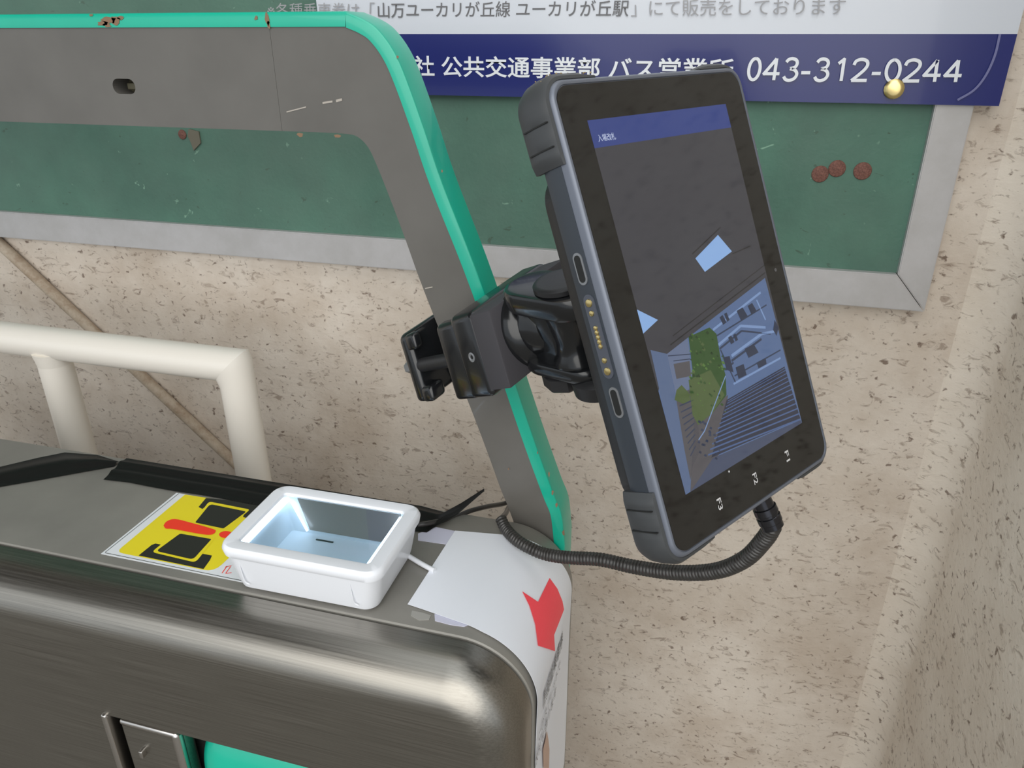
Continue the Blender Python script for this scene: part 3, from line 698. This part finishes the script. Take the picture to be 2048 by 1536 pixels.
# ------------------------------------------------------------------ scanner
sm = Matrix.Rotation(math.radians(0.5), 4, 'Z'); sm.translation = Vector((-0.3115, 0.4920, GZ + 0.0015))
sn = thing('desktop_scanner', 'white box shaped code scanner with lit blue white window on the gate', 'scanner', sm)
SH = 0.0515
bm = bmesh.new()
rrloft(bm, [(0.000, .064, .0415, .010, (-.003, .0035)), (0.002, .0668, .0443, .012, (-.003, .0035)), (0.010, .0688, .0462, .013, (-.0025, .003)), (SH - .0115, .0730, .0498, .0135, (-.0005, .0005)), (SH - .0108, .0742, .0508, .0135), (SH - .0100, .0752, .0516, .0135), (SH - .0045, .0762, .0526, .0140), (SH - .0014, .0752, .0518, .0140), (SH, .0735, .0502, .0130),
            (SH + .0002, .0650, .0418, .006), (SH - .0005, .0625, .0394, .004), (SH - .0030, .0612, .0382, .003)], 8, cap1=False)
link('housing', bm, M_WHITEP, sn, 35)
bm = bmesh.new()
rrloft(bm, [(SH - .0030, .0612, .0382, .003), (0.012, .0560, .0335, .003)], 8, cap0=False)
link('inner_well', bm, M_WHITEI, sn, 35)
for s in (-1, 1):
    box('light_bar_and_reflection', (s * 0.0592 - 0.0020, -0.036, SH - .0085), (s * 0.0592 + 0.0020, 0.036, SH - .0050), M_LEDREFL, sn, 0.0006)
bm = bmesh.new(); cyl(bm, (-0.0530, 0.0345, SH - .007), (-0.0365, 0.0290, 0.018), 0.0012, n=10); link('light_bar_and_reflection', bm, M_LEDREFL, sn)  # glowing rod that stands for the left bar's reflection, not a lamp
ym = lambda z: 0.0335 + (z - 0.012) / (SH - .0030 - 0.012) * 0.0047
bm = bmesh.new(); prism(bm, [[(-0.048, SH - .0042), (0.0585, SH - .0042), (0.0545, 0.016), (-0.0365, 0.016)]], lambda u, v: Vector((u, ym(v) - 0.0001, v)), lambda u, v: Vector((u, ym(v) - 0.0008, v)))
link('reflection_panel', bm, M_REFLECT, sn)  # grey panel coloured as the surroundings reflected in the scanner glass
box('window_glass', (-.0610, -.0380, SH - .0034), (.0610, .0380, SH - .0026), M_GLASS, sn)
box('slit', (0.022, -0.0090, 0.0122), (0.040, -0.0072, 0.0128), M_DARK, sn)
box('slit', (-0.026, 0.0245, 0.0122), (-0.008, 0.0262, 0.0128), M_DARK, sn)
for x in (-0.058, 0.047):   # shallow moulded ribs on the front wall
    bm = bmesh.new(); tube(bm, catmull([Vector((x, -0.0482, SH - .014)), Vector((x + .0004, -0.0468, 0.020)), Vector((x + .0012, -0.0457, 0.012)), Vector((x + .0045, -0.0450, 0.0095))], 5), 0.00055, 8); link('moulded_rib', bm, M_WHITEP, sn, 60)
for sx_ in (-1, 1):
    for sy_ in (-1, 1):
        bm = bmesh.new(); lathe(bm, (sx_ * 0.053 - .003, sy_ * 0.033 + .003, -0.0014), (0, 0, 1), [(0, .007), (.0015, .0075)], 20); link('foot', bm, M_WHITEP, sn)

# ------------------------------------------------------------------ tablet
tb = thing('rugged_tablet', 'dark rugged tablet showing stairs and a house, clamped to the green hoop', 'tablet', TMAT)
bm = bmesh.new()
rrloft(bm, [(-0.0245, .0860, .1370, .012), (-0.0215, .0915, .1430, .014), (-0.0150, .0932, .1450, .014), (-0.0055, .0932, .1450, .013)], 8)
link('case', bm, M_CASE, tb, 35)
bm = bmesh.new(); rrloft(bm, [(-0.0055, .0928, .1447, .013), (-0.0018, .0922, .1440, .0125), (0.0002, .0912, .1430, .0118), (0.0008, .0902, .1420, .0110), (0.0006, .0890, .1408, .0100), (-0.0002, .0888, .1406, .0100)], 8)
link('rim', bm, M_RIM, tb, 40)
bm = bmesh.new(); rrloft(bm, [(-0.0002, .0884, .1402, .0100), (0.0003, .0884, .1402, .0100)], 8)
link('glass', bm, M_GLASSK, tb)
bm = bmesh.new(); rrloft(bm, [(-0.0230, .0885, .1080, .020, (0, -.008)), (-0.0330, .0870, .1065, .020, (0, -.008)), (-0.0375, .0830, .1020, .020, (0, -.008)), (-0.0400, .0740, .0930, .020, (0, -.006))], 8)
link('back_cover', bm, M_BLACKM, tb, 35)
# corner bumpers with grooves
def bumper(sa, sb):
    ha, hb, r = 0.0935, 0.1455, 0.015; path = []
    for k_ in range(13): path.append((-ha, 0.098 + (hb - r - 0.098) * k_ / 12, -1, 0))
    for k_ in range(1, 10): a = math.radians(180 - 90 * k_ / 10); path.append((-(ha - r) + r * math.cos(a), hb - r + r * math.sin(a), math.cos(a), math.sin(a)))
    for k_ in range(11): path.append((-(ha - r) + 0.028 * k_ / 10, hb, 0, 1))
    bm = bmesh.new(); rings = []
    for i, (x, y, nx, ny) in enumerate(path):
        e = min(1.0, 0.15 + i / 2.5, (len(path) - 1 - i + 0.01) / 4); g_ = 0.0011 if i in (4, 9) else 0.0
        sec = [(-0.003, -0.0265), (0.0018 * e, -0.0262), (0.0036 * e - g_, -0.0215), (0.0040 * e - g_, -0.0150), (0.0034 * e - g_, -0.0060), (0.0010 * e, -0.0022), (-0.0010, -0.0016), (-0.003, -0.004)]
        rings.append([Vector((sa * -1 * (x + nx * o_), sb * (y + ny * o_), c_)) for o_, c_ in sec])
    loft(bm, rings); link('corner_bumper', bm, M_BUMP, tb, 35)
    # groove lines
    bm = bmesh.new()
    for gi in (4, 9):
        x, y, nx, ny = path[gi]
        rbox(bm, (min(sa * -1 * (x - 0.001), sa * -1 * (x - 0.0034)), sb * y - 0.0004, -0.024), (max(sa * -1 * (x - 0.001), sa * -1 * (x - 0.0034)), sb * y + 0.0004, -0.004))
    link('bumper_groove', bm, M_DARK, tb)
for sa in (-1, 1):
    for sb in (-1, 1): bumper(sa, sb)
# gritty dust on the upper left corner
bm = bmesh.new()
for k_ in range(60):
    a = random.uniform(-0.090, -0.045); bmesh.ops.create_icosphere(bm, subdivisions=1, radius=random.uniform(0.0003, 0.0009), matrix=Matrix.Translation((a, 0.1490 - (0.0035 if a < -0.084 else 0), random.uniform(-0.022, -0.006))))
d_ = link('dust', bm, M_GUNK, tb); d_['kind'] = 'stuff'
# ports and pogo pins on the left edge (x = -0.0932)
AX = -0.0932
def slot_yz(bm, b, c_, hb, hc, x0, x1): prism(bm, [rr(hb, hc, hc * 0.98, 6, b, c_)], lambda u, v: Vector((x0, u, v)), lambda u, v: Vector((x1, u, v)))
for b in (0.0397, -0.0413):
    bm = bmesh.new(); slot_yz(bm, b, -0.0115, .0095, .0036, AX + 0.002, AX - 0.0006); pr = link('port', bm, M_PORT, tb)
    bm = bmesh.new(); slot_yz(bm, b, -0.0115, .0080, .0024, AX, AX - 0.0009); link('port_opening', bm, M_DARK, pr)
bm = bmesh.new(); slot_yz(bm, -0.0010, -0.0115, .0255, .0042, AX + 0.002, AX - 0.0006)
cs = link('contact_strip', bm, mat('contact_plate', (78, 82, 92), 0.4), tb)
for b, r in ((0.0194, .0025), (0.0132, .0018), (0.0044, .0015), (0.0016, .0015), (-0.0012, .0015), (-0.0040, .0015), (-0.0068, .0015), (-0.0153, .0018), (-0.0220, .0025)):
    bm = bmesh.new(); lathe(bm, (AX - 0.0005, b, -0.0115), (-1, 0, 0), [(0, r), (0.0008, r * 0.9), (0.0011, r * 0.4)], 14); link('contact_pin', bm, M_GOLD, cs, 40)
# small marks on the bezel
bm = bmesh.new(); lathe(bm, (0.0789, 0.0012, 0.0003), (0, 0, 1), [(0, .0013), (.0002, .0013)], 16); link('front_camera', bm, mat('lens_dot', (90, 90, 92), 0.3), tb)
M_MARK = mat('key_mark', (205, 205, 205), 0.4)
for body, a, b in (('F1', 0.0402, -0.1241), ('F2', -0.0002, -0.1251), ('F3', -0.0411, -0.1263)):
    P0 = Vector((a - 0.0022, b + 0.0038, 0.0006)); place_text('key_mark', body, P0, Vector((0, -0.0076, 0)), Vector((0.0044, 0, 0)), M_MARK, tb, bold=0.01)
bm = bmesh.new(); lathe(bm, (-0.0243, -0.1109, 0.0003), (0, 0, 1), [(0, .0007), (.0002, .0007)], 10); link('led_dot', bm, M_MARK, tb)

# screen picture
def em(name, rgb, s=1.0):
    m = mat(name, (6, 6, 7), 0.07, emit=rgb, es=s, spec=1.0); return m
SCOL = [('ceiling', (54, 54, 60)), ('header', (42, 58, 118)), ('skylight', (128, 162, 208)), ('facade', (78, 98, 134)), ('hedge', (44, 72, 34)), ('stairs', (40, 44, 60)), ('stair_edge', (70, 90, 130)),
        ('sky_strip', (80, 96, 126)), ('shade', (44, 54, 76)), ('path', (76, 74, 78)), ('bush', (72, 88, 52)), ('bright_line', (112, 136, 176)), ('white_text', (200, 208, 225)), ('beam', (30, 30, 33)), ('window', (38, 46, 66)), ('house', (92, 104, 130)), ('leaf_dark', (30, 52, 26)), ('low_wall', (62, 70, 92)), ('leaf_light', (78, 108, 52))]  # sky_strip and path muted: the wall's reflection in the glass is painted in
IDX = {n_: i for i, (n_, _) in enumerate(SCOL)}
bm = bmesh.new()
AL, AR, BT, BB = -0.0690, 0.0670, 0.1195, -0.1088
def clampab(p): return (min(max(p[0], AL), AR), min(max(p[1], BB), BT))
def scp(pxs, key, lay): flat(bm, [(*clampab(tl(p)), 0.0003 + 0.00002 * lay) for p in pxs], IDX[key])
def sca(ab, key, lay): flat(bm, [(*clampab(p), 0.0003 + 0.00002 * lay) for p in ab], IDX[key])
def sln(p, q, w_, key, lay):
    a, b = Vector(clampab(tl(p))), Vector(clampab(tl(q))); d_ = (b - a).normalized(); n_ = Vector((-d_.y, d_.x)) * w_; flat(bm, [(v.x, v.y, 0.0003 + 0.00002 * lay) for v in (a - n_, b - n_, b + n_, a + n_)], IDX[key])
sca([(AL, BT), (AL, BB), (AR, BB), (AR, BT)], 'ceiling', 1)
sca([(AL, BT), (AL, 0.1035), (AR, 0.1035), (AR, BT)], 'header', 2)
scp([(1390, 517), (1435, 470), (1463, 503), (1409, 544)], 'skylight', 2)
scp([(1265, 622), (1315, 640), (1284, 668), (1276, 660)], 'skylight', 2)
sln((1384, 508), (1440, 455), 0.0004, 'beam', 2); sln((1464, 508), (1500, 492), 0.0004, 'beam', 2)
sln((1340, 690), (1530, 545), 0.0004, 'beam', 2); sln((1345, 672), (1530, 530), 0.0003, 'beam', 2)
scp([(1333, 708), (1529, 556), (1620, 900), (1370, 990), (1300, 790)], 'facade', 3)
scp([(1333, 708), (1374, 676), (1385, 760), (1365, 800), (1350, 800)], 'house', 4)
scp([(1300, 700), (1333, 708), (1390, 960), (1370, 990), (1310, 850)], 'sky_strip', 4)
scp([(1350, 790), (1388, 775), (1400, 900), (1385, 930), (1380, 960), (1368, 900)], 'path', 5)
scp([(1388, 830), (1455, 790), (1440, 905), (1380, 985)], 'path', 5)
scp([(1376, 674), (1418, 655), (1432, 668), (1440, 715), (1450, 750), (1452, 790), (1424, 826), (1395, 850), (1380, 800), (1384, 740)], 'hedge', 6)
scp([(1376, 760), (1420, 740), (1448, 790), (1424, 826), (1395, 850), (1384, 830)], 'bush', 7)
scp([(1348, 800), (1352, 780), (1362, 770), (1376, 785), (1380, 800), (1366, 808)], 'bush', 7)
scp([(1452, 800), (1568, 733), (1600, 838), (1422, 915)], 'stairs', 6)
for i in range(13):
    f = i / 12; g_ = f ** 1.25
    a = (1455 - 40 * g_, 802 + 108 * g_); b = (1569 + 31 * g_, 736 + 102 * g_); sln(a, b, 0.00022 + 0.0003 * f, 'stair_edge', 7)
for i in range(90):   # foliage
    x, y = random.uniform(1378, 1450), random.uniform(664, 828)
    if y < 700 and x > 1432: continue
    if y > 750 + (x - 1378) * 0.9 + 40: continue
    r_ = random.uniform(1.5, 4); scp([(x - r_, y), (x, y - r_), (x + r_, y + 1), (x + 1, y + r_)], random.choice(['hedge', 'bush', 'leaf_dark', 'leaf_light']), 8)
scp([(1425, 916), (1600, 840), (1612, 862), (1400, 975), (1380, 985)], 'low_wall', 6)
sln((1450, 752), (1408, 862), 0.0004, 'bright_line', 8); sln((1408, 862), (1396, 880), 0.0004, 'bright_line', 8)
sln((1335, 712), (1384, 708), 0.0003, 'shade', 6); sln((1346, 722), (1380, 718), 0.0003, 'shade', 6)
for q in ([(1346, 728), (1378, 722), (1381, 752), (1352, 758)],): scp(q, 'path', 6)
for p, q, w_, k_ in (((1425, 660), (1520, 585), .0008, 'bright_line'), ((1432, 672), (1532, 610), .0005, 'shade'), ((1436, 690), (1480, 652), .0009, 'bright_line'), ((1480, 652), (1530, 655), .0009, 'bright_line'), ((1438, 698), (1482, 662), .0007, 'shade'), ((1482, 662), (1540, 668), .0006, 'shade'),
                     ((1462, 712), (1522, 668), .0010, 'bright_line'), ((1522, 668), (1552, 662), .0009, 'bright_line'), ((1462, 722), (1522, 678), .0008, 'shade'), ((1450, 740), (1466, 725), .0007, 'shade'), ((1468, 752), (1560, 700), .0005, 'shade'), ((1466, 768), (1560, 716), .0007, 'bright_line'), ((1440, 700), (1470, 765), .0006, 'shade'), ((1512, 600), (1530, 640), .0007, 'bright_line')):
    sln(p, q, w_, k_, 8)
for q in ([(1438, 635), (1444, 630), (1452, 645), (1445, 650)], [(1447, 628), (1452, 625), (1458, 640), (1453, 644)], [(1472, 622), (1484, 615), (1494, 632), (1481, 642)], [(1494, 612), (1503, 606), (1512, 622), (1502, 630)], [(1455, 675), (1461, 671), (1468, 684), (1461, 689)], [(1465, 670), (1470, 667), (1475, 680), (1470, 683)],
          [(1488, 698), (1506, 688), (1516, 705), (1496, 716)], [(1470, 735), (1486, 728), (1492, 750), (1476, 758)], [(1512, 725), (1530, 716), (1532, 728), (1516, 737)], [(1445, 715), (1458, 712), (1466, 745), (1452, 740)], [(1548, 640), (1556, 655), (1552, 672), (1545, 660)]): scp(q, 'window', 9)
for i in range(9):
    f = i / 8; sln((1358 + 22 * f, 812 + 100 * f), (1386 + 4 * f, 800 + 92 * f), 0.0004, 'shade', 7)
for i in range(22):
    x, y = random.uniform(1395, 1450), random.uniform(840, 915); scp([(x, y), (x + 4, y + 2), (x + 3, y + 6), (x - 2, y + 4)], random.choice(['shade', 'window']), 9)
sp_ = link('screen', bm, None, tb, mats=[em('screen_' + n_, c_) for n_, c_ in SCOL])
P0 = Vector((-0.0685 + 0.004, 0.1066, 0.0007)); place_text('screen_text', '入場改札', P0, Vector((0.0150, 0, 0)), Vector((0, 0.0042, 0)), em('screen_label', (190, 200, 225)), sp_)

# ------------------------------------------------------------------ clamp mount
mt_ = thing('clamp_mount', 'black plastic clamp arm gripping the hoop and holding the tablet', 'clamp mount', TMAT)
def mp(name, m, fn, sm_=40, parent=None, mx=None):
    bm = bmesh.new(); fn(bm)
    if mx: bmesh.ops.transform(bm, matrix=mx, verts=bm.verts)
    return link(name, bm, m, parent or mt_, sm_)
SHR = Matrix(((1, 0, 0, 0), (0.26, 1, 0, 0.26 * 0.045), (0, 0, 1, 0), (0, 0, 0, 1)))
mp('rear_jaw', M_BLACK, lambda b: (rbox(b, (-.046, -.041, -.324), (.050, .026, -.307), .006, 4), rbox(b, (-.046, -.041, -.312), (-.028, -.026, -.294), .004, 3), rbox(b, (-.046, .010, -.312), (-.036, .025, -.296), .003, 3)), mx=SHR)
mp('front_jaw', M_BLACK, lambda b: (rbox(b, (-.045, -.043, -.234), (.052, .030, -.200), .006, 4), rbox(b, (-.045, -.043, -.258), (-.030, .026, -.225), .005, 4)), mx=SHR)
mp('rubber_pad', M_RUBBER, lambda b: rbox(b, (-.0462, -.036, -.200), (.048, .0285, -.172), .0018, 2), mx=SHR)
mp('bolt', M_PORT, lambda b: (cyl(b, (-.037, -.006, -.330), (-.037, -.006, -.19), .0038, n=18), cyl(b, (-.037, -.006, -.334), (-.037, -.006, -.324), .0062, n=6)))
mp('bolt_sleeve', M_BLACKM, lambda b: cyl(b, (-.037, -.006, -.308), (-.037, -.006, -.245), .0068, n=20))
mp('set_screw', M_PORT, lambda b: lathe(b, (-.0448, -.006, -.214), (-1, 0, 0), [(0, .0042), (.0006, .0042), (.0008, .003), (.0003, .0028), (.0001, .001)], 18))
AXL = Vector((-.22, .91, .30)).normalized(); AXX = (Vector((0, 0, 1)) - AXL * AXL.z).normalized(); AXY = AXL.cross(AXX)
AMT = Matrix((AXX, AXY, AXL)).transposed().to_4x4(); AMT.translation = Vector((-.013, .001, -.125))
mp('swivel_base', M_BLACK, lambda b: lathe(b, (-.002, .006, -.175), (0, 0, 1), [(0, .037), (.004, .037), (.010, .034), (.014, .029), (.024, .028), (.030, .024)], 40))
def stad(b, x0, x1, r, z0, z1, bev):
    pts = []
    for k_ in range(17): a = math.radians(-90 + 180 * k_ / 16); pts.append((x1 + r * math.cos(a), r * math.sin(a)))
    for k_ in range(17): a = math.radians(90 + 180 * k_ / 16); pts.append((x0 + r * math.cos(a), r * math.sin(a)))
    cx_ = (x0 + x1) / 2
    def ring(z, k_): return [Vector((cx_ + (p[0] - cx_) * k_, p[1] * k_, z)) for p in pts]
    loft(b, [ring(z0, 1 - bev / r), ring(z0 + bev * .3, 1 - bev * .3 / r), ring(z0 + bev, 1), ring(z1 - bev, 1), ring(z1 - bev * .3, 1 - bev * .3 / r), ring(z1, 1 - bev / r)])
mp('arm', M_BLACK, lambda b: (stad(b, -.026, .012, .0235, .016, .034, .003), stad(b, -.026, .010, .020, -.040, -.028, .003)), mx=AMT)
mp('pivot_cap', M_BLACKM, lambda b: lathe(b, (.004, 0, .034), (0, 0, 1), [(0, .0195), (.0008, .0195), (.0009, .0212), (.0042, .0212), (.0056, .0198), (.0060, .017), (.0063, .0)], 44), mx=AMT)
mp('pivot_post', M_BLACK, lambda b: lathe(b, (.004, 0, -.030), (0, 0, 1), [(0, .019), (.004, .019), (.010, .0150), (.020, .0140), (.034, .0165), (.044, .019), (.050, .019)], 36), mx=AMT)
mp('arm_web', M_BLACK, lambda b: rbox(b, (-.040, -.011, -.034), (-.004, .011, .022), .004, 3), mx=AMT)
mp('lower_knob', M_BLACKM, lambda b: (lathe(b, (-.014, 0, -.055), (0, 0, 1), [(0, .017), (.002, .019), (.012, .019), (.015, .015)], 8), lathe(b, (.020, 0, -.057), (0, 0, 1), [(0, .014), (.004, .020), (.016, .021), (.020, .016)], 30)), mx=AMT)
mp('ball_joint', M_BLACKM, lambda b: bmesh.ops.create_uvsphere(b, u_segments=36, v_segments=24, radius=.0245, matrix=Matrix.Translation((-.008, -.003, -.078))))
mp('tablet_plate', M_BLACKM, lambda b: lathe(b, (-.008, -.003, -.072), (0, 0, 1), [(0, .0255), (.008, .028), (.020, .031), (.0362, .034)], 40))
